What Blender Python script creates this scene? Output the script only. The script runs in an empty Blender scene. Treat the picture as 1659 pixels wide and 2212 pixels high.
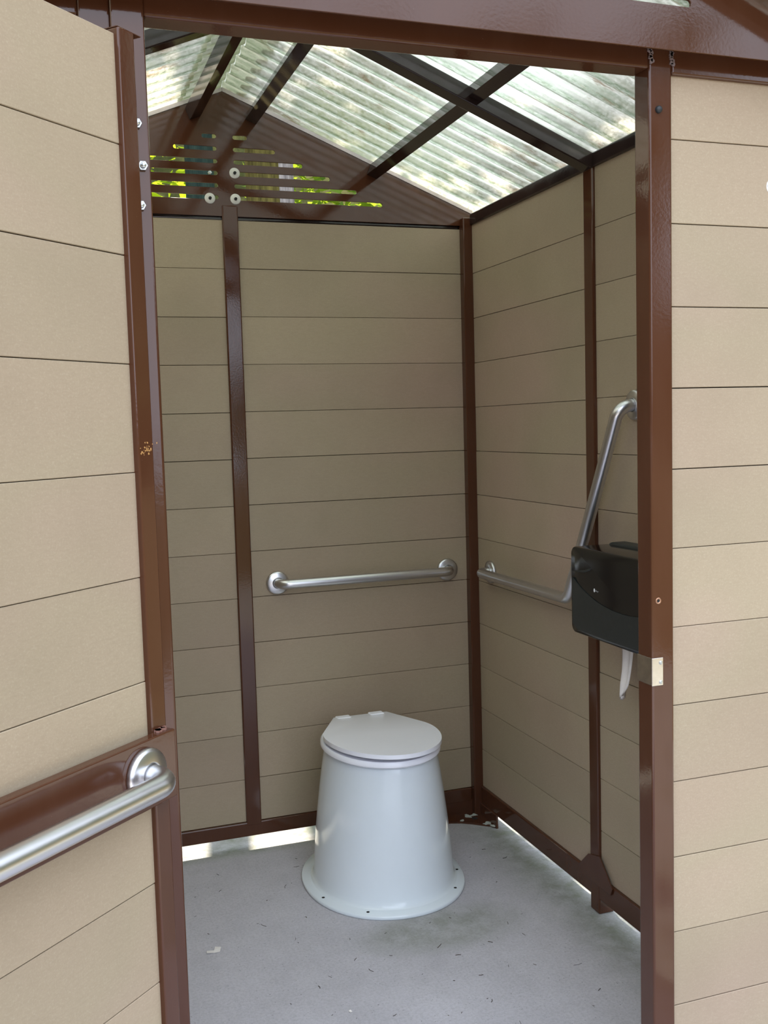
import bpy, bmesh, math, random
from mathutils import Vector, Matrix
random.seed(7)
sc = bpy.context.scene
COL = sc.collection
ZO = 1.385                       # eye height: the floor is z = 0
D, W, WL = 3.2213, 1.4460, -0.206   # board planes: back, right, left
F = 1.6115                       # board plane of the front wall
PF = 0.009                       # how far the steel tubes stand proud of the boards
XR = 0.620                       # ridge
SL = 0.405                       # roof slope

def srgb(r, g, b):
    def c(v):
        v /= 255.0
        return v / 12.92 if v <= 0.04045 else ((v + 0.055) / 1.055) ** 2.4
    return (c(r), c(g), c(b), 1.0)

# ------------------------------------------------------------------ materials
class NT:
    def __init__(s, name):
        s.m = bpy.data.materials.new(name); s.m.use_nodes = True
        s.t = s.m.node_tree; s.t.nodes.clear()
        s.out = s.t.nodes.new('ShaderNodeOutputMaterial')
    def n(s, typ, **kw):
        nd = s.t.nodes.new('ShaderNode' + typ)
        for k, v in kw.items():
            if k in nd.inputs.keys() if isinstance(k, str) else False:
                nd.inputs[k].default_value = v
            else:
                setattr(nd, k, v)
        return nd
    def l(s, a, b): s.t.links.new(a, b)
    def coord(s, scale=(1, 1, 1), kind='Object'):
        tc = s.n('TexCoord'); mp = s.n('Mapping'); mp.inputs['Scale'].default_value = scale
        s.l(tc.outputs[kind], mp.inputs['Vector']); return mp.outputs['Vector']
    def noise(s, vec, scale, detail=4, rough=0.6, dist=0.0):
        nd = s.n('TexNoise'); nd.inputs['Scale'].default_value = scale
        nd.inputs['Detail'].default_value = detail; nd.inputs['Roughness'].default_value = rough
        nd.inputs['Distortion'].default_value = dist
        s.l(vec, nd.inputs['Vector']); return nd.outputs['Fac']
    def ramp(s, fac, stops):
        nd = s.n('ValToRGB'); cr = nd.color_ramp
        while len(cr.elements) < len(stops): cr.elements.new(0.5)
        for e, (p, c) in zip(cr.elements, stops): e.position = p; e.color = c
        s.l(fac, nd.inputs['Fac']); return nd.outputs['Color']
    def mix(s, fac, a, b, blend='MIX'):
        nd = s.n('Mix'); nd.data_type = 'RGBA'; nd.blend_type = blend
        for inp, v in ((nd.inputs[0], fac), (nd.inputs[6], a), (nd.inputs[7], b)):
            if hasattr(v, 'links'): s.l(v, inp)
            else: inp.default_value = v
        return nd.outputs[2]
    def math(s, op, a, b=0.0, clamp=False):
        nd = s.n('Math'); nd.operation = op; nd.use_clamp = clamp
        for inp, v in ((nd.inputs[0], a), (nd.inputs[1], b)):
            if hasattr(v, 'links'): s.l(v, inp)
            else: inp.default_value = v
        return nd.outputs[0]
    def bump(s, h, strength=0.2, dist=0.002):
        nd = s.n('Bump'); nd.inputs['Strength'].default_value = strength
        nd.inputs['Distance'].default_value = dist; s.l(h, nd.inputs['Height']); return nd.outputs['Normal']
    def principled(s, base=None, rough=0.5, metal=0.0, normal=None, spec=None, **kw):
        p = s.n('BsdfPrincipled')
        for key, v in (('Base Color', base), ('Roughness', rough), ('Metallic', metal), ('Normal', normal), ('Specular IOR Level', spec)):
            if v is None: continue
            if hasattr(v, 'links'): s.l(v, p.inputs[key])
            else: p.inputs[key].default_value = v
        for k, v in kw.items(): p.inputs[k.replace('_', ' ')].default_value = v
        s.l(p.outputs[0], s.out.inputs['Surface']); return p

def one(c): return (c, c, c, 1)

def mat_board(name, axis):
    m = NT(name)
    long = {'x': (0.30, 1, 1), 'y': (1, 0.30, 1)}[axis]
    v = m.coord(); vl = m.coord(long)
    fib = m.noise(vl, 260, 3, 0.7)
    grain = m.noise(v, 330, 3, 0.75)
    blot = m.noise(v, 3.2, 3, 0.55)
    hue = m.noise(m.coord((0.5, 0.5, 1)), 2.1, 2, 0.5)
    geo = m.n('NewGeometry')
    base = m.ramp(hue, [(0.30, srgb(161, 142, 121)), (0.52, srgb(160, 145, 121)), (0.72, srgb(167, 144, 127))])
    c = m.mix(m.math('MULTIPLY', m.ramp(fib, [(0.38, one(0)), (0.66, one(1))]), 0.13), base, srgb(120, 106, 86))
    c = m.mix(m.math('MULTIPLY', m.ramp(grain, [(0.52, one(0)), (0.78, one(1))]), 0.42), c, srgb(188, 176, 152))
    c = m.mix(m.math('MULTIPLY', m.ramp(blot, [(0.45, one(0)), (0.72, one(1))]), 0.22), c, srgb(130, 116, 94))
    isl = m.math('ADD', m.math('MULTIPLY', geo.outputs['Random Per Island'], 0.10), 0.94)
    hs = m.n('HueSaturation'); m.l(isl, hs.inputs['Value']); m.l(c, hs.inputs['Color'])
    m.principled(hs.outputs[0], 0.62, 0, m.bump(fib, 0.25, 0.0008), 0.35)
    return m.m

def mat_paint(name='brown_paint', c1=srgb(74, 44, 29), c2=srgb(86, 57, 42)):
    m = NT(name)
    v = m.coord()
    peel = m.noise(v, 170, 2, 0.5)
    dust = m.noise(m.coord((1, 1, 0.25)), 14, 5, 0.65)
    spec = m.noise(v, 420, 2, 0.5)
    c = m.mix(m.math('MULTIPLY', m.ramp(dust, [(0.42, one(0)), (0.75, one(1))]), 0.35), c1, c2)
    c = m.mix(m.ramp(spec, [(0.765, one(0)), (0.80, one(0.5))]), c, srgb(150, 128, 112))
    r = m.ramp(dust, [(0.3, one(0.05)), (0.8, one(0.15))])
    m.principled(c, r, 0, m.bump(peel, 0.10, 0.0006), 0.42)
    return m.m

def mat_steel():
    m = NT('brushed_stainless')
    v = m.coord()
    br = m.noise(m.coord((1, 1, 1)), 60, 4, 0.7)
    r = m.ramp(br, [(0.3, one(0.29)), (0.75, one(0.34))])
    c = m.ramp(m.noise(v, 8, 3), [(0.3, srgb(206, 206, 208)), (0.7, srgb(214, 214, 216))])
    m.principled(c, r, 1.0)
    return m.m

def mat_simple(name, col, rough=0.5, metal=0.0, var=0.08, scale=20, bump=0.05, spec=0.5, **kw):
    m = NT(name)
    v = m.coord()
    nz = m.noise(v, scale, 4)
    dk = tuple(x * (1 - var) for x in col[:3]) + (1,); lt = tuple(min(1, x * (1 + var)) for x in col[:3]) + (1,)
    c = m.ramp(nz, [(0.3, dk), (0.7, lt)])
    m.principled(c, rough, metal, m.bump(m.noise(v, scale * 12, 2), bump, 0.0005), spec, **kw)
    return m.m

def mat_concrete():
    m = NT('concrete')
    v = m.coord()
    big = m.noise(v, 1.7, 4, 0.6); mid = m.noise(v, 9, 5, 0.65); fine = m.noise(v, 140, 4, 0.7)
    broom = m.noise(m.coord((1.0, 0.05, 1)), 120, 3, 0.6)
    pit = m.noise(v, 210, 2, 0.5)
    c = m.ramp(big, [(0.3, srgb(177, 174, 179)), (0.7, srgb(194, 191, 196))])
    c = m.mix(m.math('MULTIPLY', m.ramp(mid, [(0.4, one(0)), (0.75, one(1))]), 0.35), c, srgb(157, 154, 157))
    c = m.mix(m.math('MULTIPLY', m.ramp(fine, [(0.4, one(0)), (0.7, one(1))]), 0.35), c, srgb(134, 131, 130))
    c = m.mix(m.ramp(pit, [(0.68, one(0)), (0.74, one(0.75))]), c, srgb(84, 82, 78))
    c = m.mix(m.math('MULTIPLY', m.ramp(broom, [(0.5, one(0)), (0.7, one(1))]), 0.10), c, srgb(202, 200, 200))
    # algae: along the right wall, behind the back wall and in front of the riser
    sep = m.n('SeparateXYZ'); tc = m.n('TexCoord'); m.l(tc.outputs['Object'], sep.inputs[0])
    x, y = sep.outputs[0], sep.outputs[1]
    def band(val, a, b):
        mr = m.n('MapRange'); mr.interpolation_type = 'SMOOTHSTEP'
        m.l(val, mr.inputs['Value'])
        mr.inputs['From Min'].default_value = a; mr.inputs['From Max'].default_value = b
        return mr.outputs[0]
    ar = band(x, 1.24, 1.46); ab = band(y, 3.16, 3.24)
    dx = m.math('DIVIDE', m.math('SUBTRACT', x, 1.00), 0.30); dy = m.math('DIVIDE', m.math('SUBTRACT', y, 2.50), 0.15)
    rr = m.math('ADD', m.math('MULTIPLY', dx, dx), m.math('MULTIPLY', dy, dy))
    st = band(rr, 1.0, 0.0)
    mask = m.math('MAXIMUM', m.math('MULTIPLY', m.math('MAXIMUM', ar, ab), 0.75), m.math('MULTIPLY', st, 0.55))
    mask = m.math('MULTIPLY', mask, m.ramp(m.noise(v, 16, 6, 0.7), [(0.3, one(0.25)), (0.65, one(1))]), True)
    c = m.mix(mask, c, srgb(104, 112, 84))
    h = m.math('ADD', m.math('MULTIPLY', broom, 0.5), fine)
    m.principled(c, 0.82, 0, m.bump(h, 0.35, 0.0015), 0.3)
    return m.m

def mat_sheet(name='ribbed_translucent_sheet', dirt=0.0):
    """ribbed translucent roofing: mostly scattering, partly see-through, dirty"""
    m = NT(name)
    v = m.coord((0.10, 1, 0.10)); vv = m.coord()
    streak = m.noise(v, 70, 5, 0.65)
    alg = m.noise(vv, 26, 6, 0.75)
    grit = m.noise(vv, 120, 4, 0.7)
    lit = m.noise(m.coord((0.22, 1, 0.22)), 22, 6, 0.75)
    col = m.ramp(alg, [(0.32, srgb(196, 194, 178)), (0.55, srgb(220, 215, 202)), (0.75, srgb(240, 233, 222))])
    col = m.mix(m.math('MULTIPLY', m.ramp(streak, [(0.5, one(0)), (0.68, one(1))]), 0.45), col, srgb(128, 146, 118))
    sp = m.n('SeparateXYZ'); tcy = m.n('TexCoord'); m.l(tcy.outputs['Object'], sp.inputs[0])
    ph = m.math('MULTIPLY', m.math('SUBTRACT', sp.outputs[1], 1.44), 2 * math.pi / 0.0745)
    val = m.math('COSINE', ph)                       # +1 in the valleys, where algae settles
    alm = m.math('MULTIPLY', m.ramp(val, [(0.30, one(0)), (0.62, one(1))]), m.ramp(m.noise(m.coord((0.5, 1.6, 0.5)), 90, 5, 0.8), [(0.34, one(0.25)), (0.62, one(1))]))
    col = m.mix(m.math('MULTIPLY', alm, 0.9), col, srgb(104, 120, 90))
    if dirt: col = m.mix(dirt, col, srgb(118, 118, 74))
    col = m.mix(m.math('MULTIPLY', m.ramp(lit, [(0.56, one(0)), (0.66, one(1))]), 0.75), col, srgb(132, 98, 70))
    clear = m.n('BsdfRefraction'); clear.inputs['IOR'].default_value = 1.12; clear.inputs['Roughness'].default_value = 0.42
    m.l(m.mix(0.55, srgb(190, 200, 172), col), clear.inputs['Color'])
    t0 = m.n('BsdfTranslucent'); m.l(col, t0.inputs['Color']); d0 = m.n('BsdfDiffuse'); m.l(col, d0.inputs['Color'])
    tl = m.n('MixShader'); tl.inputs[0].default_value = 0.22; m.l(t0.outputs[0], tl.inputs[1]); m.l(d0.outputs[0], tl.inputs[2])
    lw = m.n('LayerWeight'); lw.inputs['Blend'].default_value = 0.35
    f = m.math('ADD', m.math('MULTIPLY', lw.outputs['Facing'], 0.45), m.math('MULTIPLY', m.ramp(grit, [(0.35, one(0)), (0.7, one(1))]), 0.4))
    f = m.math('ADD', f, 0.22, True)
    mx = m.n('MixShader'); m.l(f, mx.inputs[0]); m.l(clear.outputs[0], mx.inputs[1]); m.l(tl.outputs[0], mx.inputs[2])
    gl = m.n('BsdfGlossy'); gl.inputs['Roughness'].default_value = 0.25
    fr = m.n('Fresnel'); fr.inputs['IOR'].default_value = 1.25
    mx2 = m.n('MixShader'); m.l(fr.outputs[0], mx2.inputs[0]); m.l(mx.outputs[0], mx2.inputs[1]); m.l(gl.outputs[0], mx2.inputs[2])
    m.l(mx2.outputs[0], m.out.inputs['Surface'])
    return m.m

def mat_leaf(name, c1, c2):
    m = NT(name)
    geo = m.n('NewGeometry')
    c = m.ramp(geo.outputs['Random Per Island'], [(0.0, c1), (1.0, c2)])
    d = m.n('BsdfDiffuse'); t = m.n('BsdfTranslucent')
    m.l(c, d.inputs['Color'])
    ct = m.mix(0.5, c, srgb(190, 210, 40)); m.l(ct, t.inputs['Color'])
    mx = m.n('MixShader'); mx.inputs[0].default_value = 0.5
    m.l(d.outputs[0], mx.inputs[1]); m.l(t.outputs[0], mx.inputs[2]); m.l(mx.outputs[0], m.out.inputs['Surface'])
    return m.m

def mat_bark(name, c1, c2, sx=1):
    m = NT(name)
    v = m.coord((1, 1, 0.12))
    n1 = m.noise(v, 30, 5, 0.7)
    c = m.ramp(n1, [(0.35, c1), (0.65, c2)])
    m.principled(c, 0.9, 0, m.bump(n1, 0.8, 0.02), 0.1)
    return m.m

BX = mat_board('beige_board_along', 'x'); BY = mat_board('beige_board_across', 'y')
PAINT = mat_paint(); PAINT_SHADE = mat_paint('shaded_brown_paint', srgb(42, 32, 30), srgb(56, 44, 42)); STEEL = mat_steel(); CONC = mat_concrete(); SHEET = mat_sheet(); SHEET2 = mat_sheet('aged_translucent_sheet', 0.55)  # darker copy of the brown: shade on roof members and rails painted in
DARK = mat_simple('dark_backing', srgb(52, 40, 32), 0.9)
RISER = mat_simple('greenish_white_plastic', srgb(222, 230, 235), 0.14, 0, 0.02, 6, 0.02)
SEATW = mat_simple('white_plastic', srgb(242, 243, 250), 0.22, 0, 0.015, 6, 0.02)
BLK = mat_simple('black_plastic', srgb(36, 40, 40), 0.45, 0, 0.15, 90, 0.25)
SMOKE = mat_simple('smoky_plastic', srgb(14, 16, 17), 0.12, 0, 0.1, 9, 0.01)
WHITE = mat_simple('white_print', srgb(225, 226, 226), 0.5)
PAPER = mat_simple('tissue', srgb(222, 216, 210), 0.9, 0, 0.04, 60, 0.3)
ZINC = mat_simple('zinc_plated', srgb(190, 196, 200), 0.28, 1.0, 0.1, 50)
WASH = mat_simple('white_washer_plastic', srgb(212, 210, 204), 0.5, 0, 0.05)
HOLE = mat_simple('dark_hole', srgb(22, 20, 20), 0.8)
FOAM = mat_simple('pale_closure_strip', srgb(190, 182, 180), 0.8, 0, 0.1, 40)
CHIP = mat_simple('bare_chipped_patch', srgb(176, 182, 174), 0.8, 0, 0.25, 90, 0.4)
WORN = mat_simple('worn_tan_patch', srgb(176, 132, 78), 0.5, 0, 0.35, 160, 0.4)
TWIG = mat_simple('dry_twig', srgb(70, 58, 48), 0.9, 0, 0.3, 30)
SOIL = mat_simple('forest_floor', srgb(92, 82, 56), 0.95, 0, 0.45, 5, 0.6, 0.1)

# ------------------------------------------------------------------ mesh helpers
def add_box(bm, x0, x1, y0, y1, z0, z1, bev=0.0, seg=2):
    vs = [bm.verts.new((x, y, z)) for x in (x0, x1) for y in (y0, y1) for z in (z0, z1)]
    fs = [(0, 1, 3, 2), (4, 6, 7, 5), (0, 4, 5, 1), (2, 3, 7, 6), (0, 2, 6, 4), (1, 5, 7, 3)]
    faces = [bm.faces.new([vs[i] for i in f]) for f in fs]
    if bev > 0:
        es = list({e for f in faces for e in f.edges})
        bmesh.ops.bevel(bm, geom=es, offset=bev, segments=seg, profile=0.5, affect='EDGES')
    return faces

def frame_of(t):
    t = t.normalized(); a = Vector((0, 0, 1)) if abs(t.z) < 0.95 else Vector((1, 0, 0))
    u = t.cross(a).normalized(); return u, t.cross(u).normalized()

def fillet(pts, r, n=10):
    P = [Vector(p) for p in pts]; out = [P[0]]
    for i in range(1, len(P) - 1):
        a = (P[i - 1] - P[i]).normalized(); b = (P[i + 1] - P[i]).normalized()
        ang = a.angle(b); d = r / math.tan(ang / 2)
        s, e = P[i] + a * d, P[i] + b * d
        c = P[i] + (a + b).normalized() * (r / math.sin(ang / 2))
        v0, v1 = s - c, e - c; th = v0.angle(v1); ax = v0.cross(v1).normalized()
        for k in range(n + 1):
            out.append(c + Matrix.Rotation(th * k / n, 3, ax) @ v0)
    out.append(P[-1]); return out

def add_sweep(bm, path, r, n=20, cap=True, radii=None):
    rings = []; u = None
    for i, p in enumerate(path):
        t = (path[min(i + 1, len(path) - 1)] - path[max(i - 1, 0)]).normalized()
        if u is None: u, w = frame_of(t)
        else:
            u = (u - t * u.dot(t)).normalized(); w = t.cross(u)
        rr = radii[i] if radii else r
        rings.append([bm.verts.new(p + (u * math.cos(2 * math.pi * k / n) + w * math.sin(2 * math.pi * k / n)) * rr) for k in range(n)])
    for a, b in zip(rings, rings[1:]):
        for k in range(n):
            f = bm.faces.new((a[k], a[(k + 1) % n], b[(k + 1) % n], b[k])); f.smooth = True
    if cap:
        bm.faces.new(rings[0][::-1]); bm.faces.new(rings[-1])

def add_lathe(bm, c, axis, prof, n=32, smooth=True):
    """prof: (radius, height) pairs along axis from centre c"""
    c = Vector(c); t = Vector(axis).normalized(); u, w = frame_of(t); rings = []
    for r, h in prof:
        if r < 1e-6: rings.append([bm.verts.new(c + t * h)])
        else: rings.append([bm.verts.new(c + t * h + (u * math.cos(2 * math.pi * k / n) + w * math.sin(2 * math.pi * k / n)) * r) for k in range(n)])
    for a, b in zip(rings, rings[1:]):
        for k in range(n):
            k2 = (k + 1) % n
            if len(a) == 1 and len(b) == 1: continue
            if len(a) == 1: f = bm.faces.new((a[0], b[k2], b[k]))
            elif len(b) == 1: f = bm.faces.new((a[k], a[k2], b[0]))
            else: f = bm.faces.new((a[k], a[k2], b[k2], b[k]))
            f.smooth = smooth

def add_prism(bm, pts, vec, bev=0.0):
    """closed polygon extruded along vec"""
    a = [bm.verts.new(p) for p in pts]; b = [bm.verts.new(Vector(p) + Vector(vec)) for p in pts]
    n = len(a)
    fs = [bm.faces.new(a[::-1]), bm.faces.new(b)]
    for k in range(n): fs.append(bm.faces.new((a[k], a[(k + 1) % n], b[(k + 1) % n], b[k])))
    if bev:
        es = list(fs[0].edges) + list(fs[1].edges)
        bmesh.ops.bevel(bm, geom=es, offset=bev, segments=3, profile=0.5, affect='EDGES')

def finish(bm, loc=(0, 0, 0)):
    bmesh.ops.recalc_face_normals(bm, faces=bm.faces)

def obj(name, bm, mat, parent=None, smooth=None):
    """link bm (coordinates relative to its parent, or eye-height world when top-level)"""
    finish(bm)
    me = bpy.data.meshes.new(name); bm.to_mesh(me); bm.free()
    if smooth is not None:
        for p in me.polygons: p.use_smooth = True
        if hasattr(me, 'set_sharp_from_angle'): me.set_sharp_from_angle(angle=math.radians(smooth))
    for m_ in (mat if isinstance(mat, (list, tuple)) else [mat]): me.materials.append(m_)
    o = bpy.data.objects.new(name, me); COL.objects.link(o)
    if parent is not None: o.parent = parent
    else: o.location = (0, 0, ZO)
    return o

def empty(name, loc=(0, 0, 0), rz=0.0):
    o = bpy.data.objects.new(name, None); COL.objects.link(o)
    o.location = (loc[0], loc[1], loc[2] + ZO); o.rotation_euler = (0, 0, rz); o.empty_display_size = 0.05
    return o

def tag(o, label, cat, group=None):
    o['label'] = label; o['category'] = cat
    if group: o['group'] = group
    return o

def struct(o, label=None):
    o['kind'] = 'structure'
    if label: o['label'] = label
    return o

_tn = [0]
def trim(bm, mat=None, label=None, smooth=None):
    _tn[0] += 1
    return struct(obj('trim_%d' % _tn[0], bm, mat or PAINT, smooth=smooth), label)

def tube_box(x0, x1, y0, y1, z0, z1, label=None, bev=0.004, mat=None):
    bm = bmesh.new(); add_box(bm, x0, x1, y0, y1, z0, z1, bev, 3)
    return trim(bm, mat, label=label)

# ------------------------------------------------------------------ walls of boards
def boards(bm, axis, a0, a1, face, depth, ztop, zlow, zj, pitch=0.15, gap=0.0016):
    """horizontal boards; joints at zj - k*pitch"""
    z = []
    k = 0
    while zj - k * pitch > zlow + 0.01:
        z.append(zj - k * pitch + random.uniform(-0.0007, 0.0007)); k += 1
    lim = [ztop] + z + [zlow]
    f0, f1 = min(face, face + depth), max(face, face + depth)
    for t, b in zip(lim, lim[1:]):
        g = gap * random.uniform(0.6, 1.3)
        j = random.uniform(-0.0006, 0.0006)
        if axis == 'x': add_box(bm, a0, a1, f0 + j, f1 + j, b + g / 2, t - g / 2, 0.0008, 1)
        else: add_box(bm, f0 + j, f1 + j, a0, a1, b + g / 2, t - g / 2, 0.0008, 1)

def backing(bm, axis, a0, a1, face, depth, z0, z1):
    f0, f1 = min(face, face + depth), max(face, face + depth)
    if axis == 'x': fs = add_box(bm, a0, a1, f0, f1, z0, z1)
    else: fs = add_box(bm, f0, f1, a0, a1, z0, z1)
    for f in fs: f.material_index = 1

YB = D - PF          # inner face of the back frame
XI = W - PF          # inner face of the right frame
YF = 1.6025          # outer face of the front frame
JR, JL = 1.078, 0.196   # door opening
T = 0.048
ZH = 0.622           # underside of the header
ZBOT = -1.288

bm = bmesh.new()
boards(bm, 'x', WL + 0.03, 0.607, D, 0.026, 0.656, ZBOT, 0.5048)
boards(bm, 'x', 0.653, 1.416, D, 0.026, 0.656, ZBOT, 0.5064)
backing(bm, 'x', WL + 0.03, 1.44, D + 0.022, 0.012, ZBOT, 0.656)
struct(obj('wall_back', bm, [BX, DARK]), 'beige board wall behind the toilet')
bm = bmesh.new()
boards(bm, 'y', 2.446, 3.19, W, 0.026, 0.668, -1.278, 0.5043)
boards(bm, 'y', YF + T, 2.402, W, 0.026, 0.668, -1.278, 0.5073)
backing(bm, 'y', YF + T, 3.19, W + 0.022, 0.012, -1.278, 0.668)
struct(obj('wall_right', bm, [BY, DARK]), 'beige board side wall carrying the angled grab bar')
bm = bmesh.new()
boards(bm, 'y', 2.446, 3.19, WL, -0.026, 0.668, -1.278, 0.5043)
boards(bm, 'y', YF + T, 2.402, WL, -0.026, 0.668, -1.278, 0.5043)
backing(bm, 'y', YF + T, 3.19, WL - 0.022, -0.012, -1.278, 0.668)
struct(obj('wall_left', bm, [BY, DARK]))
bm = bmesh.new()
boards(bm, 'x', 1.124, 1.494, F, 0.026, 0.620, -1.33, 0.5035)
backing(bm, 'x', 1.124, 1.494, F + 0.022, 0.012, -1.33, 0.620)
boards(bm, 'x', -0.254, 0.10, F, 0.026, 0.620, -1.33, 0.5035)
backing(bm, 'x', -0.254, 0.10, F + 0.022, 0.012, -1.33, 0.620)
struct(obj('wall_front', bm, [BX, DARK]), 'beige board outer wall beside the doorway')

# floor slab and ground
bm = bmesh.new(); add_box(bm, -2.4, 3.4, -2.5, 4.3, -ZO - 0.12, -ZO, 0.004, 1)
struct(obj('floor', bm, CONC), 'grey concrete slab')
bm = bmesh.new(); add_box(bm, -25, 25, -25, 30, -ZO - 0.30, -ZO - 0.07)
struct(obj('ground', bm, SOIL))

# ------------------------------------------------------------------ steel frame (structure)
Z0 = -ZO
tube_box(0.605, 0.655, YB, YB + T, -1.30, 0.700, 'slim brown post between the two bays of the back wall')
tube_box(1.414, 1.446 + 0.016, 3.190, 3.190 + T, Z0, 0.690, 'brown corner post')
tube_box(WL - 0.016, WL + 0.032, 3.190, 3.190 + T, Z0, 0.690)
tube_box(XI, XI + T, 2.400, 2.4474, Z0, 0.690, 'slim brown post in the middle of the right wall')
tube_box(WL + PF - T, WL + PF, 2.400, 2.4474, Z0, 0.690)
tube_box(WL + 0.03, 1.414, YB + 0.0012, YB + T, -1.336, ZBOT, 'brown bottom rail of the back wall')
tube_box(XI + 0.0012, XI + T - 0.001, YF + T, 3.190, -1.343, -1.277, 'brown bottom rail of the right wall')
tube_box(WL + PF - T, WL + PF, YF + T, 3.190, -1.343, -1.277)
tube_box(WL + 0.03, 1.414, D + 0.006, YB + T, 0.656, 0.702, mat=PAINT_SHADE)
tube_box(XI + 0.001, XI + T - 0.001, YF + T, 3.190, 0.664, 0.702, 'shade-darkened top rail of the right wall', mat=PAINT_SHADE)
tube_box(WL + PF - T, WL + PF, YF + T, 3.190, 0.664, 0.702)
# front frame: jambs, header
tube_box(JR, JR + T, YF, YF + T, Z0, 0.664, 'brown door post with the latch strike')
tube_box(JL - 0.05, JL, YF, YF + T, Z0, 0.70, 'brown door post with three bolts')
tube_box(JL - 0.05 - 0.046, JL - 0.0495, YF + 0.004, YF + T, Z0, 0.66)
tube_box(JL - 0.001, JR + 0.001, YF + 0.001, YF + T + 0.001, ZH, ZH + T, 'brown header over the doorway')
tube_box(JR + T, 1.494, YF, YF + T, 0.615, 0.664)
tube_box(-0.254, JL - 0.0955, YF + 0.005, YF + T, 0.615, 0.668)
tube_box(JR + T, 1.494, YF, YF + T, -1.38, -1.33)
tube_box(-0.254, JL - 0.097, YF, YF + T, -1.38, -1.33)

# gusset at the foot of the middle post on the right wall
bm = bmesh.new()
add_prism(bm, [(XI - 0.004, y, z) for y, z in ((2.501, -1.275), (2.452, -1.2274), (2.391, -1.212), (2.3258, -1.279), (2.335, -1.30), (2.49, -1.30))], (0.004, 0, 0), 0.0008)
trim(bm, label='triangular gusset plate')
# bracket plate bolted to the slab in the far corner
bm = bmesh.new()
cv = [(1.437, 3.06), (1.425, 3.085), (1.40, 3.105), (1.375, 3.128), (1.345, 3.150), (1.31, 3.165), (1.265, 3.172)]
add_prism(bm, [(1.437, YB + 0.01, Z0 + 0.0)] + [(1.265, YB + 0.01, Z0)] + [(x, y, Z0) for x, y in cv[::-1]], (0, 0, 0.007), 0.001)
add_box(bm, 1.265, 1.437, YB + 0.002, YB + 0.010, Z0, Z0 + 0.055, 0.001, 1)
add_box(bm, 1.4335, 1.4415, 3.06, YB, Z0, Z0 + 0.048, 0.001, 1)
t_ = trim(bm, label='chipped corner anchor plate on the slab')
bm = bmesh.new(); add_lathe(bm, (1.398, 3.160, Z0 + 0.0068), (0, 0, 1), [(0, 0.0006), (0.011, 0.0006), (0.011, 0)], 20); obj('bolt_hole', bm, HOLE, t_)
def blot(bm, c, r, n=14, ax=(0, 0, 1), h=0.0012):
    """a flake with a ragged edge"""
    u, w = frame_of(Vector(ax)); c = Vector(c); vec = Vector(ax).normalized() * h
    pts = [c + (u * math.cos(2 * math.pi * k / n) + w * math.sin(2 * math.pi * k / n)) * r * random.uniform(0.45, 1.15) for k in range(n)]
    add_prism(bm, pts, vec)
bm = bmesh.new()
for x, y, r in ((1.385, 3.185, .017), (1.410, 3.188, .012), (1.420, 3.10, .016), (1.430, 3.075, .012), (1.35, 3.158, .010)): blot(bm, (x, y, Z0 + 0.007), r)
obj('chipped_paint', bm, CHIP, t_)

# ------------------------------------------------------------------ roof
def zroof(x): return 0.719 + SL * (1.437 - abs(x - XR) - XR)
ZR = zroof(XR)
CA = math.cos(math.atan(SL)); SA = math.sin(math.atan(SL))
RY0, RY1 = 1.44, 3.40

def sloped_tube(y0, y1, sgn, a, b, below, h, label=None):
    """tube under the roof along the slope, from |x-XR| = a to b"""
    bm = bmesh.new()
    pts = []
    for dx in (a, b):
        x = XR + sgn * dx; zt = zroof(x) - below
        pts.append((x, zt - h, zt))
    (xa, za0, za1), (xb, zb0, zb1) = pts
    poly = [(xa, y0, za0), (xb, y0, zb0), (xb, y0, zb1), (xa, y0, za1)]
    add_prism(bm, poly, (0, y1 - y0, 0), 0.003)
    return trim(bm, PAINT_SHADE, label=label)

def purlin(cx, cz, s, y0, y1, sgn, label=None):
    bm = bmesh.new()
    ang = math.atan(SL) * sgn
    pts = []
    for a, b in ((-s, -s), (s, -s), (s, s), (-s, s)):
        a /= 2; b /= 2
        pts.append((cx + a * math.cos(ang) + b * math.sin(ang), y0, cz - a * math.sin(ang) + b * math.cos(ang)))
    add_prism(bm, pts, (0, y1 - y0, 0), 0.0025)
    return trim(bm, PAINT_SHADE, label=label)

for s in (1, -1):
    sloped_tube(2.400, 2.449, s, 0.0 if s > 0 else 0.001, 0.822, 0.016, 0.042, 'shade-darkened rafter on the %s roof slope' % ('right' if s > 0 else 'left'))
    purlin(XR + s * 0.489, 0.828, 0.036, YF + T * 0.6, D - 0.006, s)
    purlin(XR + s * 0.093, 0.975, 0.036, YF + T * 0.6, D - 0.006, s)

def sheet(sgn, d0=0.0, d1=0.90, lift=0.012):
    bm = bmesh.new()
    pitch = 0.0745; amp = 0.0070
    prof = []
    y = RY0
    while y < RY1:
        for dy, h in ((0, -1), (0.08, -0.93), (0.16, -0.6), (0.26, 0.35), (0.36, 0.9), (0.45, 1), (0.55, 1), (0.64, 0.9), (0.74, 0.35), (0.84, -0.6), (0.92, -0.93)):
            prof.append((y + dy * pitch, h * amp))
        y += pitch
    nx = 12; rows = []
    for i in range(nx + 1):
        d = d0 + (d1 - d0) * i / nx
        rows.append([bm.verts.new((XR + sgn * d, yy, zroof(XR + sgn * d) + lift + h / CA)) for yy, h in prof])
    for a, b in zip(rows, rows[1:]):
        for k in range(len(prof) - 1): bm.faces.new((a[k], a[k + 1], b[k + 1], b[k]))
    return bm
roof = empty('ceiling'); roof.location = (0, 0, ZO); struct(roof, 'ribbed translucent gable roof')
def face_down(o):
    me = o.data; b_ = bmesh.new(); b_.from_mesh(me)
    bmesh.ops.reverse_faces(b_, faces=[f for f in b_.faces if f.normal.z > 0])
    for f in b_.faces: f.smooth = True
    b_.to_mesh(me); b_.free()
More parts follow.
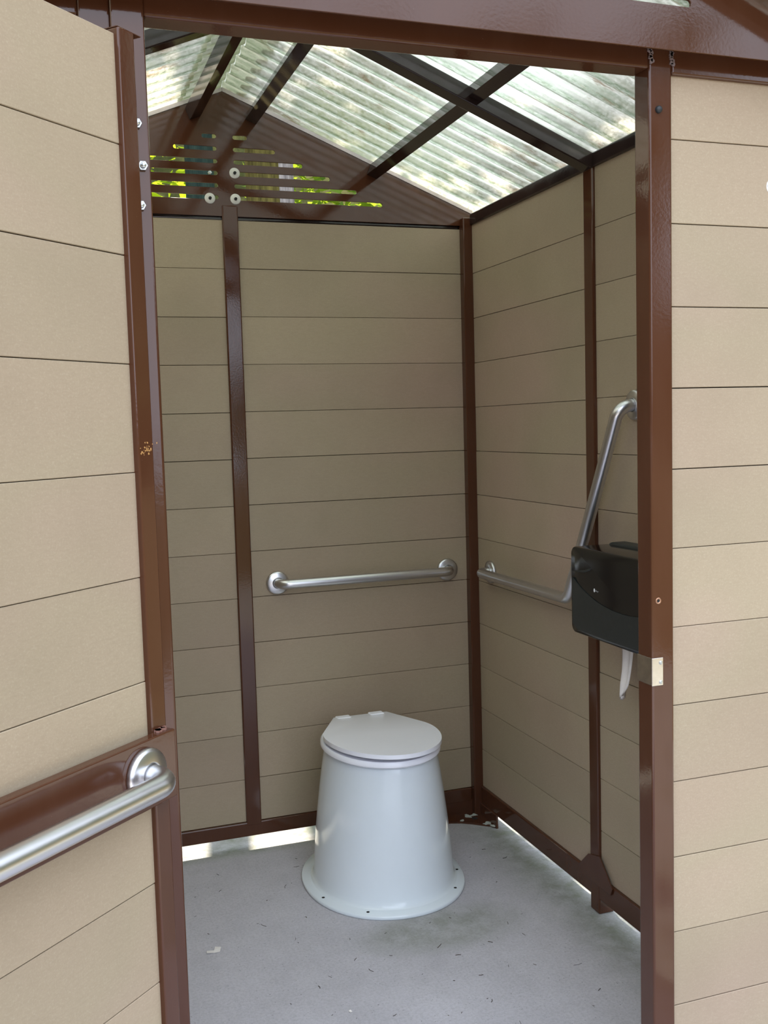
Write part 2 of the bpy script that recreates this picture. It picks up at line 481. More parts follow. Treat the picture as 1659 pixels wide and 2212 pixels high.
face_down(obj('roof_sheet', sheet(1), SHEET, roof))
face_down(obj('roof_sheet', sheet(-1, 0.122), SHEET, roof))
face_down(obj('overlap_sheet', sheet(-1, 0.0, 0.138, 0.019), SHEET2, roof))
bm = bmesh.new()   # ridge cap: two short wings over the ribs, scalloped
for s in (1, -1):
    n = 60; a = []; b = []; 
    for k in range(int((RY1 - RY0) / 0.0745 * 4)):
        y = RY0 + k * 0.0745 / 4
        d = 0.075 if k % 4 in (2, 3) else 0.050
        a.append(bm.verts.new((XR, y, ZR + 0.030))); b.append(bm.verts.new((XR + s * d, y, zroof(XR + s * d) + 0.0225)))
    for k in range(len(a) - 1): bm.faces.new((a[k], a[k + 1], b[k + 1], b[k]))
face_down(obj('ridge_cap', bm, SHEET, roof))

# gable plates with rows of slots
def plate(name, outline, holes, y, th, mat):
    cu = bpy.data.curves.new(name, 'CURVE'); cu.dimensions = '2D'; cu.fill_mode = 'BOTH'
    cu.extrude = th / 2; cu.bevel_depth = 0.0008; cu.bevel_resolution = 1; cu.offset = -0.0008
    for poly in [outline] + holes:
        sp = cu.splines.new('POLY'); sp.points.add(len(poly) - 1); sp.use_cyclic_u = True
        for p, (x, z) in zip(sp.points, poly): p.co = (x, z, 0, 1)
    tmp = bpy.data.objects.new(name + '_tmp', cu); COL.objects.link(tmp)
    dg = bpy.context.evaluated_depsgraph_get()
    me = bpy.data.meshes.new_from_object(tmp.evaluated_get(dg))
    bpy.data.objects.remove(tmp); bpy.data.curves.remove(cu)
    me.transform(Matrix.Rotation(math.radians(90), 4, 'X')); me.transform(Matrix.Translation((0, y, 0)))
    me.materials.clear(); me.materials.append(mat)
    return me

def slot(x0, x1, zc, h=0.0135):
    r = h / 2 * 0.95; pts = []
    for cx, a0 in ((x1 - r, -90), (x0 + r, 90)):
        for k in range(7):
            a = math.radians(a0 + 30 * k); pts.append((cx + r * math.cos(a), zc + r * math.sin(a)))
    return pts
SLOTZ = [(0.909, 0.071), (0.8715, 0.1595), (0.8335, 0.248), (0.7975, 0.338), (0.760, 0.428), (0.7235, 0.516)]
def gable(y, zlow, xlo, xhi, label):
    sl = []
    for zc, e in SLOTZ:
        sl.append(slot(0.648, 0.6225 + e, zc)); sl.append(slot(0.6225 - e, 0.5965, zc))
    out = [(xlo, zlow), (xhi, zlow), (xhi, zroof(xhi) - 0.002), (XR, ZR - 0.002), (xlo, zroof(xlo) - 0.002)]
    me = plate('gable', out, sl, y, 0.004, PAINT)
    _tn[0] += 1
    o = bpy.data.objects.new('trim_%d' % _tn[0], me); COL.objects.link(o); o.location = (0, 0, ZO)
    return struct(o, label)
gable(D - 0.002, 0.6665, WL - 0.02, 1.46, 'brown gable plate with vent slots above the back wall')
gable(1.566, 0.641, -0.275, 1.515, 'brown gable plate over the doorway')
# pale closure strip along the top of the back gable plate
bm = bmesh.new()
for s in (1, -1):
    xa, xb = XR + s * 0.0005, XR + s * 0.84
    add_prism(bm, [(xa, D - 0.008, zroof(xa) - 0.004), (xb, D - 0.008, zroof(xb) - 0.004), (xb, D - 0.008, zroof(xb) + 0.008), (xa, D - 0.008, zroof(xa) + 0.008)], (0, 0.012, 0))
trim(bm, FOAM, 'pale closure strip under the roof sheet')
bm = bmesh.new()   # angle along the front edge of the roof
for s in (1, -1):
    xa, xb = XR + s * 0.0005, XR + s * 0.93
    add_prism(bm, [(xa, 1.47, zroof(xa) - 0.030), (xb, 1.47, zroof(xb) - 0.030), (xb, 1.47, zroof(xb) - 0.001), (xa, 1.47, zroof(xa) - 0.001)], (0, 0.03, 0), 0.002)
trim(bm, PAINT_SHADE)

# ------------------------------------------------------------------ door, opened outwards
UX, UY = -0.728, -0.685
O = (0.158, 1.482)
ang = math.atan2(UY, UX)
door = empty('door_1', (O[0], O[1], 0), ang); struct(door, 'board door swung open towards the viewer')
DW = 0.93
bm = bmesh.new()
boards(bm, 'x', 0.026, DW - 0.04, 0.0, -0.026, 0.5415, -1.30, 0.3945)
backing(bm, 'x', 0.026, DW - 0.04, -0.022, -0.010, -1.30, 0.535)
obj('board_panel', bm, [BX, DARK], door)
bm = bmesh.new(); add_box(bm, -0.003, 0.029, -0.036, PF, -1.33, 0.549, 0.003, 3); obj('stile', bm, PAINT, door)
bm = bmesh.new(); add_box(bm, DW - 0.045, DW, -0.036, PF, -1.33, 0.549, 0.003, 3); obj('stile', bm, PAINT, door)
bm = bmesh.new(); add_box(bm, 0.03, DW - 0.046, -0.036, PF, -1.33, -1.285, 0.003, 3); obj('bottom_rail', bm, PAINT, door)
bm = bmesh.new(); add_box(bm, -0.0065, -0.002, -0.034, -0.004, -1.33, 0.543, 0.001, 2); obj('hinge_leaf', bm, PAINT, door)
bm = bmesh.new(); add_box(bm, -0.020, 0.0285, -0.030, 0.006, 0.549, 0.5505, 0.0004, 1); obj('end_cap', bm, PAINT, door)
rail = None
bm = bmesh.new(); add_box(bm, 0.0, DW - 0.02, 0.0092, 0.0265, -0.529, -0.429, 0.002, 3); rail = obj('grab_rail_plate', bm, PAINT, door)
bm = bmesh.new()
for k in range(9): blot(bm, (0.018 + random.uniform(-.012, .012), 0.013 + random.uniform(-.003, .003), -0.4292), 0.006, 9, (0, 0, 1), 0.003)
obj('weld_bead', bm, mat_simple('glossy_brown_bead', srgb(132, 96, 86), 0.25), rail)

FL_PROF = [(0, 0), (0.0372, 0), (0.0380, 0.002), (0.0380, 0.0065), (0.0366, 0.0095), (0.033, 0.0115), (0.020, 0.0135), (0.0165, 0.0140), (0.0165, 0.0120), (0.0, 0.0120)]
def bar_bm(pts, bend, r=0.016):
    bm = bmesh.new(); add_sweep(bm, fillet(pts, bend), r, 28); return bm
hf = 0.0265
zb = -0.476
bar = obj('grab_bar', bar_bm([(0.069, hf, zb), (0.069, hf + 0.052, zb), (DW - 0.10, hf + 0.052, zb), (DW - 0.10, hf, zb)], 0.034), STEEL, door)
for sx in (0.069, DW - 0.10):
    bm = bmesh.new(); add_lathe(bm, (sx, hf, zb), (0, 1, 0), FL_PROF, 40); obj('flange', bm, STEEL, bar)
# worn patch of paint on the stile
bm = bmesh.new()
for k in range(26): blot(bm, (random.gauss(0.010, 0.007), PF, -0.025 + random.gauss(0, 0.004)), random.uniform(.0008, .0024), 7, (0, 1, 0), 0.0003)
obj('worn_patch', bm, WORN, door)

# three bolts through the left door post
for i, (x, z, lab) in enumerate(((0.1776, 0.463, 'topmost'), (0.1836, 0.401, 'middle'), (0.1781, 0.342, 'lowest'))):
    t = empty('hinge_bolt', (x, YF, z))
    bm = bmesh.new(); add_lathe(bm, (0, 0, 0), (0, -1, 0), [(0, 0), (0.0078, 0), (0.0078, 0.006), (0.0072, 0.0068), (0, 0.0068)], 6, False); obj('nut', bm, ZINC, t)
    bm = bmesh.new(); add_lathe(bm, (0, -0.0068, 0), (0, -1, 0), [(0, 0), (0.0045, 0), (0.0045, 0.004), (0.0036, 0.005), (0, 0.0052)], 16); obj('bolt_end', bm, ZINC, t)
    tag(t, 'shiny zinc bolt with nut, %s of three on the left door post' % lab, 'bolt', 'bolts on the left door post')

# ------------------------------------------------------------------ back grab bar
def grab(name, pts, bend, flanges, label, origin):
    t = empty(name, origin); Ov = Vector(origin)
    obj('bar', bar_bm([Vector(p) - Ov for p in pts], bend), STEEL, t)
    for c, ax in flanges:
        bm = bmesh.new(); add_lathe(bm, Vector(c) - Ov, ax, FL_PROF, 40); obj('flange', bm, STEEL, t)
    return tag(t, label, 'grab bar')
o_ = 0.052
grab('grab_bar', [(0.739, D, -0.5025), (0.739, D - o_, -0.5025), (1.339, D - o_, -0.5025), (1.339, D, -0.5025)], 0.034,
     [((0.739, D, -0.5025), (0, -1, 0)), ((1.339, D, -0.5025), (0, -1, 0))],
     'straight stainless steel grab bar on the back wall above the toilet', (1.039, D, -0.5025))
o_ = 0.050
grab('angled_grab_bar', [(W, 3.085, -0.5015), (W - o_, 3.085, -0.5), (W - o_, 2.482, -0.497), (W - o_, 2.2125, 0.034), (W, 2.2125, 0.034)], 0.036,
     [((W, 3.085, -0.5015), (-1, 0, 0)), ((W, 2.2125, 0.034), (-1, 0, 0))],
     'stainless steel grab bar with a bend, rising along the right wall behind the dispenser', (W, 2.65, -0.45))

# ------------------------------------------------------------------ toilet riser
TX, TY = 0.957, 2.865
toilet = empty('pit_toilet', (TX, TY, Z0))
def oval(rx, ry, z, n=72, p=2.0, yoff=0.0, xoff=0.0):
    out = []
    for k in range(n):
        a = 2 * math.pi * k / n; c, s = math.cos(a), math.sin(a)
        out.append(Vector((xoff + rx * math.copysign(abs(c) ** (2 / p), c), yoff + ry * math.copysign(abs(s) ** (2 / p), s), z)))
    return out
def add_loft(bm, rings, cap0=True, cap1=True, smooth=True):
    R = [[bm.verts.new(p) for p in r] for r in rings]; n = len(R[0])
    for a, b in zip(R, R[1:]):
        for k in range(n):
            f = bm.faces.new((a[k], a[(k + 1) % n], b[(k + 1) % n], b[k])); f.smooth = smooth
    if cap0: bm.faces.new(R[0][::-1])
    if cap1: bm.faces.new(R[-1])
ZS = 0.412            # top of the riser above the floor
bm = bmesh.new()
rings = [oval(0.2215, 0.2520, 0.013)]
prof = [(0.016, 0.2170, 0.2475), (0.022, 0.2135, 0.2440), (0.035, 0.2115, 0.2420), (0.08, 0.2080, 0.2390), (0.15, 0.2020, 0.2350), (0.22, 0.1940, 0.2305), (0.29, 0.1845, 0.2255), (0.35, 0.1755, 0.2205), (ZS - 0.02, 0.1685, 0.2170), (ZS - 0.004, 0.1665, 0.2160), (ZS, 0.163, 0.2130)]
rings += [oval(a, b, z) for z, a, b in prof]
rings += [oval(0.145, 0.195, ZS), oval(0.140, 0.190, ZS - 0.05), oval(0.15, 0.20, 0.05)]
add_loft(bm, rings, False, True); obj('riser', bm, RISER, toilet)
bm = bmesh.new()
ox = -0.004
add_loft(bm, [oval(0.241, 0.282, 0.0, 72, 2.1, 0, ox), oval(0.2435, 0.2845, 0.002, 72, 2.1, 0, ox), oval(0.2435, 0.2845, 0.009, 72, 2.1, 0, ox), oval(0.241, 0.282, 0.0125, 72, 2.1, 0, ox), oval(0.20, 0.235, 0.0135)], True, True)
obj('base_flange', bm, RISER, toilet)
for a in (200, 238, 317, 345, 120, 60):
    bm = bmesh.new(); x = ox + 0.228 * math.cos(math.radians(a)); y = 0.266 * math.sin(math.radians(a))
    add_lathe(bm, (x, y, 0.0126), (0, 0, 1), [(0, 0.0008), (0.0045, 0.0008), (0.0050, 0)], 14); obj('screw_hole', bm, HOLE, toilet)
# seat ring
bm = bmesh.new()
def sear(rx, ry, z): return oval(rx, ry, z, 72, 2.0)
zs = ZS + 0.003
sect = [(0.171, 0.226, 0), (0.1765, 0.2315, 0.005), (0.1765, 0.2315, 0.014), (0.172, 0.227, 0.0195), (0.12, 0.165, 0.0195), (0.115, 0.16, 0.014), (0.115, 0.16, 0)]
R = [[bm.verts.new(p) for p in sear(a, b, zs + h)] for a, b, h in sect]; R.append(R[0])
for a, b in zip(R, R[1:]):
    for k in range(72):
        f = bm.faces.new((a[k], a[(k + 1) % 72], b[(k + 1) % 72], b[k])); f.smooth = True
obj('seat', bm, SEATW, toilet, 40)
# lid with squared hinge ears
def hull(pts):
    pts = sorted(set((round(x, 5), round(y, 5)) for x, y in pts)); 
    def half(ps):
        h = []
        for p in ps:
            while len(h) >= 2 and (h[-1][0] - h[-2][0]) * (p[1] - h[-2][1]) - (h[-1][1] - h[-2][1]) * (p[0] - h[-2][0]) <= 0: h.pop()
            h.append(p)
        return h
    a = half(pts); b = half(pts[::-1]); return a[:-1] + b[:-1]
el = [(0.1745 * math.cos(2 * math.pi * k / 96), (0.243 if math.sin(2 * math.pi * k / 96) < 0 else 0.180) * math.sin(2 * math.pi * k / 96)) for k in range(96)]
LX = 0.004
hp = hull([(x + LX, y) for x, y in el] + [(-0.080, 0.229), (0.104, 0.231)])
pz = zs + 0.0215
bm = bmesh.new(); add_prism(bm, [(x, y, pz) for x, y in hp], (0, 0, 0.0125), 0.0035)
lid = obj('lid', bm, SEATW, toilet, 35)
# lid sits a touch open at the front: rotate about the hinge line
Mx = Matrix.Translation((0, 0.20, pz)) @ Matrix.Rotation(math.radians(-1.3), 4, 'X') @ Matrix.Rotation(math.radians(0.6), 4, 'Y') @ Matrix.Translation((0, -0.20, -pz))
lid.data.transform(Mx)
for s in (-0.052, 0.060):
    bm = bmesh.new(); add_box(bm, LX + s - 0.024, LX + s + 0.024, 0.205, 0.236, zs + 0.012, pz + 0.0145, 0.004, 3); obj('hinge', bm, SEATW, toilet)
tag(toilet, 'white tapered pit toilet riser with closed seat lid on the concrete', 'toilet')

# ------------------------------------------------------------------ paper dispenser
dy0, dy1 = 1.80, 2.302
dz0, dz1 = -0.5465, -0.323
disp = empty('paper_dispenser', (W, (dy0 + dy1) / 2, (dz0 + dz1) / 2))
OD = Vector((W, (dy0 + dy1) / 2, (dz0 + dz1) / 2))
def bow(t): return 1 - (2 * t - 1) ** 2        # 0 at the ends, 1 in the middle
def shell(x_edge, x_mid, y0, y1, z0, z1, x_back, rc=0.018, nseg=26):
    """rounded-rectangle outline in y,z swept from the wall to a bowed front"""
    pts = []
    for cy, cz, a0 in ((y1 - rc, z1 - rc, 0), (y0 + rc, z1 - rc, 90), (y0 + rc, z0 + rc, 180), (y1 - rc, z0 + rc, 270)):
        for k in range(9):
            a = math.radians(a0 + 90 * k / 8); pts.append((cy + rc * math.cos(a), cz + rc * math.sin(a)))
    bm = bmesh.new()
    cy, cz = (y0 + y1) / 2, (z0 + z1) / 2
    def ring(sh, xf):
        out = []
        for y, z in pts:
            yy = cy + (y - cy) * sh[0]; zz = cz + (z - cz) * sh[1]
            t = (yy - y0) / (y1 - y0); out.append(Vector((xf(t), yy, zz)) - OD)
        return out
    front = lambda off: (lambda t: x_edge + (x_mid - x_edge) * bow(t) + off)
    rings = [ring((1, 1), lambda t: x_back), ring((1, 1), front(0.008)), ring((0.996, 0.991), front(0.0025)), ring((0.985, 0.967), front(0.0))]
    for q in (0.8, 0.6, 0.4, 0.2, 0.05): rings.append(ring((q, q), front(0)))
    add_loft(bm, rings, True, True); return bm
obj('cover', shell(1.304, 1.298, dy0, dy1, dz0, dz1, 1.405), SMOKE, disp, 50)
obj('back_case', shell(1.404, 1.403, dy0 + 0.012, dy1 - 0.012, dz0 + 0.012, dz1 + 0.006, W, 0.02), BLK, disp, 50)
def fx(y): return 1.304 + (1.298 - 1.304) * bow((y - dy0) / (dy1 - dy0))
bm = bmesh.new()     # textured lower panel with a smiling upper edge
n = 40; top = []; bot = []; top2 = []; bot2 = []
for k in range(n + 1):
    y = dy0 + 0.012 + (dy1 - dy0 - 0.024) * k / n; q = abs(2 * k / n - 1)
    zt = -0.4595 + 0.056 * q ** 2.1
    zl = dz0 + 0.012 + (0.012 * max(0, (q - 0.88) / 0.12) ** 2)
    top.append((fx(y) - 0.0022, y, zt)); bot.append((fx(y) - 0.0022, y, zl)); top2.append((fx(y) + 0.006, y, zt)); bot2.append((fx(y) + 0.006, y, zl))
V4 = [[bm.verts.new(Vector(p) - OD) for p in L] for L in (top2, top, bot, bot2)]
for a, b in zip(V4, V4[1:]):
    for k in range(n): bm.faces.new((a[k], a[k + 1], b[k + 1], b[k]))
for k in (0, n): bm.faces.new([V4[j][k] for j in range(4)])
obj('lower_panel', bm, BLK, disp, 40)
bm = bmesh.new()     # crease running in from the cover's far edge
pts = [Vector((fx(y) + 0.001, y, z)) - OD for y, z in ((2.292, -0.386), (2.26, -0.384), (2.225, -0.379), (2.20, -0.372), (2.19, -0.366))]
add_sweep(bm, pts, 0.003, 8, True, [0.001, 0.003, 0.0035, 0.003, 0.001]); obj('latch_ridge', bm, BLK, disp)
bm = bmesh.new()     # small printed mark: an oval and a short word beside it
ly = 2.178; lz = -0.421
add_prism(bm, [Vector((fx(ly) - 0.0006, ly + 0.0032 * math.cos(2 * math.pi * k / 16), lz + 0.0046 * math.sin(2 * math.pi * k / 16))) - OD for k in range(16)], (0.0004, 0, 0))
obj('logo_oval', bm, WHITE, disp)
bm = bmesh.new()
for k, (h, dz) in enumerate(((.0022, 0), (.0036, .0008), (.0022, 0), (.0032, -.0008), (.0022, 0))):
    y = ly - 0.0062 - k * 0.0030
    add_box(bm, fx(y) - 0.0006 - OD.x, fx(y) + 0.0002 - OD.x, y - 0.0010 - OD.y, y + 0.0010 - OD.y, lz - 0.0008 + dz - h / 2 - OD.z, lz - 0.0008 + dz + h / 2 - OD.z)
obj('logo_word', bm, mat_simple('grey_print', srgb(128, 130, 130), 0.5), disp)
tag(disp, 'black plastic toilet paper dispenser on the right wall, half hidden behind the door post', 'dispenser')

# hanging end of tissue, twisted to a point
bm = bmesh.new(); n = 16; L = []; Rr = []
for k in range(n + 1):
    t = k / n; z = -0.545 - 0.150 * t
    w_ = 0.054 * (1 - 0.25 * t - 0.55 * max(0, t - 0.78) / 0.22 * 1.2)
    if k == n: w_ = 0.003
    cy = 2.134 + 0.024 * t + 0.004 * math.sin(5 * t); cx = 1.366 + 0.006 * math.sin(4 * t)
    row = []
    for j in range(7):
        s = j / 6 - 0.5; a = 0.25 * t
        row.append(bm.verts.new((cx + s * w_ * math.sin(a) * 0.6 + 0.006 * math.cos(s * 9) * (0.3 + t), cy + s * w_ * math.cos(a), z + 0.004 * math.sin(s * 8) * t)))
    L.append(row)
for a, b in zip(L, L[1:]):
    for j in range(6): bm.faces.new((a[j], a[j + 1], b[j + 1], b[j])).smooth = True
tp = obj('toilet_paper', bm, PAPER)
md = tp.modifiers.new('thick', 'SOLIDIFY'); md.thickness = 0.0008
tag(tp, 'white tail of toilet paper hanging out below the black dispenser', 'toilet paper')

# ------------------------------------------------------------------ latch strike and small fixings on the right door post
st = empty('latch_strike', (JR, YF, -0.475))
bm = bmesh.new()
add_box(bm, -0.0016, 0.023, -0.0016, 0.0, -0.0265, 0.0265, 0.0006, 2)
add_box(bm, -0.0016, 0.0, -0.0016, 0.047, -0.0255, 0.0265, 0.0005, 1)
obj('bent_plate', bm, mat_simple('worn_bright_steel', srgb(205, 200, 194), 0.22, 1.0, 0.12, 60), st)
for z in (0.017, -0.020):
    bm = bmesh.new(); add_lathe(bm, (0.0175, -0.0016, z), (0, -1, 0), [(0.0, 0.0012), (0.0016, 0.0012), (0.0026, 0.0018), (0.0036, 0.0006), (0.0036, 0)], 16); obj('screw', bm, ZINC, st)
tag(st, 'bent bright metal latch strike on the right door post', 'strike plate')
t = empty('rivet', (1.092, YF, -0.3405))
bm = bmesh.new(); add_lathe(bm, (0, 0, 0), (0, -1, 0), [(0.0062, 0), (0.0062, 0.0008), (0.0050, 0.0014), (0.0034, 0.0010), (0.0028, 0.0)], 20); obj('collar', bm, mat_simple('brass_collar', srgb(168, 130, 106), 0.35, 0.8), t)
bm = bmesh.new(); add_lathe(bm, (0, 0, 0), (0, -1, 0), [(0, 0.0004), (0.003, 0.0004)], 16); obj('hole', bm, HOLE, t)
tag(t, 'small open rivet in the right door post above the latch strike', 'rivet')
bm = bmesh.new(); add_lathe(bm, (1.097, YF, 0.551), (0, -1, 0), [(0, 0.006), (0.004, 0.006), (0.0062, 0.004), (0.0066, 0)], 20)
tag(obj('rubber_bumper', bm, mat_simple('black_rubber', srgb(28, 32, 36), 0.5)), 'small black rubber bumper near the top of the right door post', 'bumper')
bm = bmesh.new(); add_lathe(bm, (1.3555, F, 0.4305), (0, -1, 0), [(0, 0.0016), (0.0138, 0.0016), (0.0145, 0.0010), (0.0145, 0)], 32)
t = obj('round_tag', bm, WHITE)
bm = bmesh.new()
for k in range(1):
    add_box(bm, 1.3435 + k * 0.006, 1.3475 + k * 0.006, F - 0.0021, F - 0.0016, 0.429, 0.4340)
obj('tag_print', bm, mat_simple('blue_print', srgb(92, 110, 140), 0.5), t)
tag(t, 'small round white tag on the beige outer wall right of the doorway', 'tag')
# weld lumps at the top of the right door post
bm = bmesh.new()
for x in (JR + 0.003, JR + T):
    for k in range(8): blot(bm, (x + random.uniform(-.003, .003), YF, 0.632 + k * 0.0032), 0.0045, 8, (0, -1, 0), 0.0025)
trim(bm, mat_simple('weld_grey', srgb(122, 108, 108), 0.35), 'rough pale welds on the door post')

# white washers with bolts on the back gable plate
for i, (x, z, lab) in enumerate(((0.5695, 0.7195, 'lower left'), (0.6497, 0.7203, 'lower right'), (0.6500, 0.7998, 'upper'))):
    t = empty('washer', (x, D - 0.004, z))
    bm = bmesh.new(); add_lathe(bm, (0, 0, 0), (0, -1, 0), [(0, 0), (0.0162, 0), (0.0166, 0.001), (0.0158, 0.0028), (0.006, 0.003), (0, 0.003)], 32); obj('disc', bm, WASH, t)
    bm = bmesh.new(); add_lathe(bm, (0, -0.003, 0), (0, -1, 0), [(0, 0), (0.0052, 0), (0.0048, 0.006), (0, 0.007)], 6, False); obj('bolt_head', bm, HOLE, t)
    tag(t, 'white plastic washer with dark bolt, %s of three on the slotted gable plate' % lab, 'washer', 'washers on the gable plate')
t = empty('eye_bolt', (0.572, D - 0.004, 0.797))
bm = bmesh.new(); add_lathe(bm, (0, 0, 0), (0, -1, 0), [(0, 0), (0.006, 0), (0.006, 0.006), (0, 0.007)], 6, False); obj('head', bm, ZINC, t)
tag(t, 'bare bolt without washer on the gable plate above the left washer', 'bolt')

# ------------------------------------------------------------------ litter on the slab
def scrap(name, pts, label, cat, mat, h=0.002):
    bm = bmesh.new(); add_prism(bm, [(x, y, Z0 + 0.0006 + random.uniform(0, 0.003)) for x, y in pts], (0, 0, 0.0008)); 
    return tag(obj(name, bm, mat), label, cat)
scrap('paper_scrap', [(0.369, 2.604), (0.372, 2.620), (0.390, 2.612), (0.396, 2.632), (0.411, 2.625), (0.404, 2.603), (0.388, 2.602)], 'torn white paper scrap on the slab by the door post', 'paper scrap', PAPER)
scrap('paper_scrap', [(0.6405, 2.2095), (0.646, 2.2115), (0.649, 2.206), (0.643, 2.203)], 'tiny white speck of paper on the slab in front of the toilet', 'paper scrap', PAPER)
bm = bmesh.new()
for k in range(95):
    x = random.uniform(0.3, 1.36); y = random.uniform(1.75, 3.1)
    if ((x - TX) / 0.27) ** 2 + ((y - TY) / 0.31) ** 2 < 1: continue
    a = random.uniform(0, math.pi); l_ = random.choice((0.004, 0.006, 0.010, 0.018)) * random.uniform(0.6, 1.4); r = random.uniform(0.0004, 0.0009)
    p = Vector((x, y, Z0 + r)); d = Vector((math.cos(a), math.sin(a), 0)) * l_ / 2; b_ = Vector((-d.y, d.x, 0)) * random.uniform(-0.3, 0.3)
    add_sweep(bm, [p - d, p + b_, p + d], r, 5)
db = obj('debris', bm, TWIG); db['kind'] = 'stuff'
tag(db, 'bits of dry twig and grit strewn over the concrete slab', 'debris')

# ------------------------------------------------------------------ trees behind the shelter
LEAF1 = mat_leaf('leaf_yellow_green', srgb(96, 128, 30), srgb(176, 196, 52))
LEAF2 = mat_leaf('leaf_mid_green', srgb(58, 92, 40), srgb(120, 150, 70))
def leaves(bm, c, rad, n, size):
    c = Vector(c)
    for k in range(n):
        while True:
            p = Vector((random.uniform(-1, 1), random.uniform(-1, 1), random.uniform(-1, 1)))
            if p.length < 1: break
        p = Vector((p.x * rad[0], p.y * rad[1], p.z * rad[2])) + c
        u = Vector((random.gauss(0, 1), random.gauss(0, 1), random.gauss(0, .5))).normalized(); w = u.cross(Vector((random.gauss(0, .4), random.gauss(0, .4), 1))).normalized()
        nn = u.cross(w); s = size * random.uniform(0.6, 1.4)
        a = bm.verts.new(p - u * s); b = bm.verts.new(p + w * s * 0.5 + nn * s * 0.12); d = bm.verts.new(p + u * s); e = bm.verts.new(p - w * s * 0.5 + nn * s * 0.12)
        bm.faces.new((a, b, d)); bm.faces.new((a, d, e))
def tree(name, x, y, r, h, bark, crowns, leafm, label, group=None):
    t = empty(name, (x, y, Z0 - 0.08))
    if r:
        bm = bmesh.new(); pth = [Vector((0.02 * math.sin(k * 1.3) * k / 8, 0.02 * math.cos(k) * k / 8, h * k / 8)) for k in range(9)]
        add_sweep(bm, pth, r, 20, True, [r * (1.25 if k == 0 else 1 - 0.04 * k) for k in range(9)]); obj('trunk', bm, bark, t)
    bm = bmesh.new()
    for c, rad, n, s in crowns: leaves(bm, Vector(c) - Vector((x, y, Z0 - 0.08)), rad, n, s)
    f = obj('foliage', bm, leafm, t); f['kind'] = 'stuff'
    return tag(t, label, 'tree' if r else 'bush', group)
BK1 = mat_bark('dark_green_bark', srgb(30, 44, 40), srgb(46, 62, 54))
BK2 = mat_bark('olive_mossy_bark', srgb(70, 64, 34), srgb(116, 108, 58))
BK3 = mat_bark('grey_furrowed_bark', srgb(92, 88, 88), srgb(170, 164, 164))
tree('tree', 0.897, 5.30, 0.086, 6.0, BK1, [((-1.9, 6.4, 4.9), (1.2, 1.0, 0.6), 1500, 0.10)], LEAF2, 'tree with a smooth dark green trunk seen through the left gable slots', 'trees beyond the gable slots')
tree('tree', 1.36, 5.9, 0.115, 6.0, BK2, [((1.45, 4.7, 4.2), (0.85, 1.3, 0.6), 1000, 0.10)], LEAF2, 'tree with olive mossy trunk seen through the right gable slots near the washers', 'trees beyond the gable slots')
tree('tree', 1.80, 7.2, 0.10, 6.5, BK3, [((2.80, 6.6, 4.3), (0.70, 1.5, 0.5), 1700, 0.10)], LEAF1, 'tree with grey furrowed bark seen through the right gable slots', 'trees beyond the gable slots')  # unseen crown, added off to the side to shade the slab right of the wall
tree('bush', 0.35, 7.5, 0, 0, None, [((0.1, 7.6, 1.2), (1.2, 0.8, 2.0), 3000, 0.07)], LEAF1, 'bright yellow green leaves seen through the left gable slots', 'leaves beyond the gable slots')
tree('bush', 2.6, 6.6, 0, 0, None, [((2.75, 7.9, 1.0), (1.2, 0.6, 2.2), 3200, 0.07)], LEAF2, 'mid green leaves seen through the far ends of the lowest gable slots', 'leaves beyond the gable slots')

# ------------------------------------------------------------------ daylight
wd = bpy.data.worlds.new('woodland_daylight'); sc.world = wd; wd.use_nodes = True
nt = wd.node_tree; nt.nodes.clear()
N = nt.nodes.new; L_ = nt.links.new
out = N('ShaderNodeOutputWorld'); bg = N('ShaderNodeBackground'); L_(bg.outputs[0], out.inputs[0])
tc = N('ShaderNodeTexCoord'); sep = N('ShaderNodeSeparateXYZ'); L_(tc.outputs['Generated'], sep.inputs[0])
def wn(scale, detail, rough):
    n_ = N('ShaderNodeTexNoise'); n_.inputs['Scale'].default_value = scale; n_.inputs['Detail'].default_value = detail; n_.inputs['Roughness'].default_value = rough
    L_(tc.outputs['Generated'], n_.inputs['Vector']); return n_.outputs['Fac']
def wm(op, a, b=0.0, cl=False):
    n_ = N('ShaderNodeMath'); n_.operation = op; n_.use_clamp = cl
    for i, v in ((0, a), (1, b)):
        if hasattr(v, 'links'): L_(v, n_.inputs[i])
        else: n_.inputs[i].default_value = v
    return n_.outputs[0]
def wr(fac, stops):
    n_ = N('ShaderNodeValToRGB'); cr = n_.color_ramp
    while len(cr.elements) < len(stops): cr.elements.new(0.5)
    for e, (p, c) in zip(cr.elements, stops): e.position = p; e.color = c
    L_(fac, n_.inputs['Fac']); return n_.outputs['Color']
fol = wr(wn(9, 8, 0.72), [(0.32, srgb(34, 40, 24)), (0.48, srgb(86, 92, 58)), (0.60, srgb(146, 146, 92)), (0.74, srgb(206, 200, 140))])
dt = N('ShaderNodeVectorMath'); dt.operation = 'DOT_PRODUCT'; L_(tc.outputs['Generated'], dt.inputs[0]); dt.inputs[1].default_value = (-0.06, -0.62, 0.78)
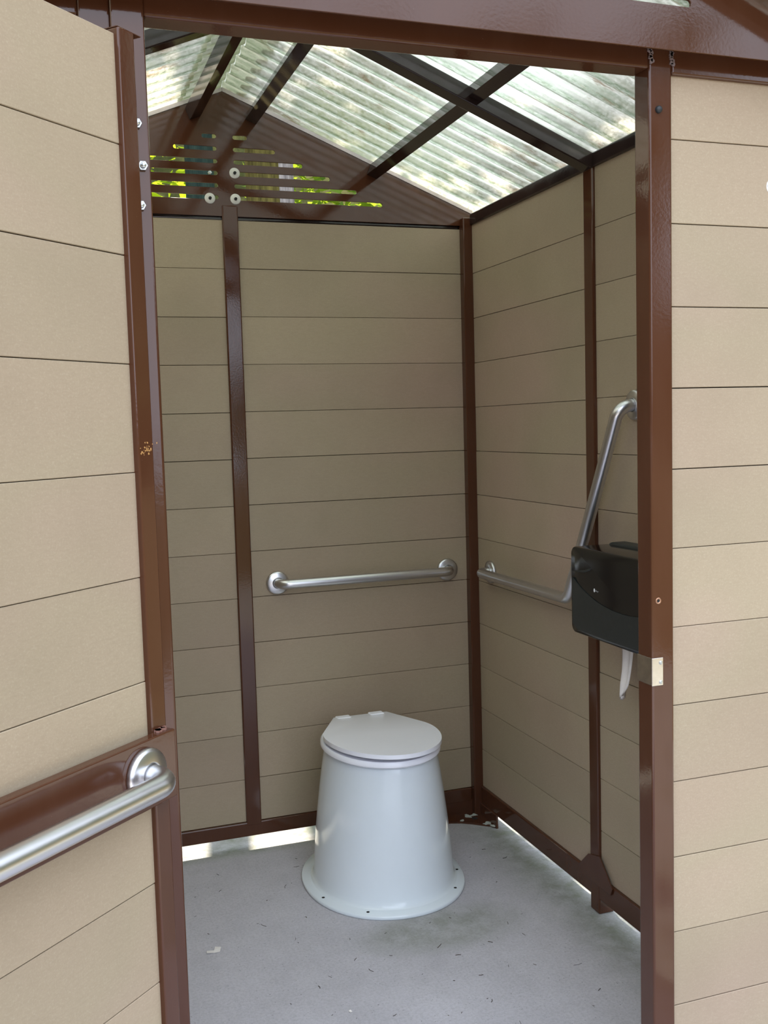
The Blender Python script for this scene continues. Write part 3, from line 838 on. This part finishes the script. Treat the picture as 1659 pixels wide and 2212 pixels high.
opening = wm('MULTIPLY', wm('MAXIMUM', wm('SUBTRACT', dt.outputs['Value'], 0.35), 0.0), 0.37)
gapn = wm('ADD', wm('ADD', wn(4.0, 6, 0.65), wm('SUBTRACT', wm('MULTIPLY', sep.outputs[2], 0.22), 0.075)), opening)
gap = wr(gapn, [(0.545, one(0)), (0.615, one(1))])
mixn = N('ShaderNodeMix'); mixn.data_type = 'RGBA'
L_(gap, mixn.inputs[0]); L_(fol, mixn.inputs[6]); mixn.inputs[7].default_value = (3.0, 3.3, 3.85, 1)
L_(mixn.outputs[2], bg.inputs['Color']); bg.inputs['Strength'].default_value = 1.0

sun = bpy.data.lights.new('sun', 'SUN'); sun.energy = 15.0; sun.angle = math.radians(0.6); sun.color = (1.0, 0.90, 0.76)
so = bpy.data.objects.new('sun', sun); COL.objects.link(so); so.location = (1, 6, 6)
so.rotation_euler = Vector((-0.165, -1.0, -1.25)).to_track_quat('-Z', 'Y').to_euler()

# ------------------------------------------------------------------ camera
cam = bpy.data.cameras.new('camera'); co = bpy.data.objects.new('camera', cam); COL.objects.link(co); sc.camera = co
yaw, pitch, roll = 0.3332649, 0.08503, 0.0280415
cp, sp = math.cos(pitch), math.sin(pitch)
fw = Vector((math.sin(yaw) * cp, math.cos(yaw) * cp, -sp)); rt = Vector((math.cos(yaw), -math.sin(yaw), 0)); dn = fw.cross(rt)
r2 = rt * math.cos(roll) + dn * math.sin(roll); d2 = dn * math.cos(roll) - rt * math.sin(roll)
M = Matrix((r2, -d2, -fw)).transposed().to_4x4(); M.translation = (0, 0, ZO); co.matrix_world = M
cam.sensor_fit = 'HORIZONTAL'; cam.sensor_width = 36; cam.lens = 36 * 2189.37 / 1659; cam.clip_start = 0.02

sc.view_settings.view_transform = 'Standard'; sc.view_settings.look = 'None'
sc.view_settings.gamma = 1; sc.view_settings.use_curve_mapping = False
sc.view_settings.exposure = 0.06
try:
    sc.cycles.use_denoising = True; sc.cycles.max_bounces = 10; sc.cycles.transmission_bounces = 8
    sc.cycles.sample_clamp_indirect = 6.0; sc.cycles.caustics_refractive = True
except Exception: pass
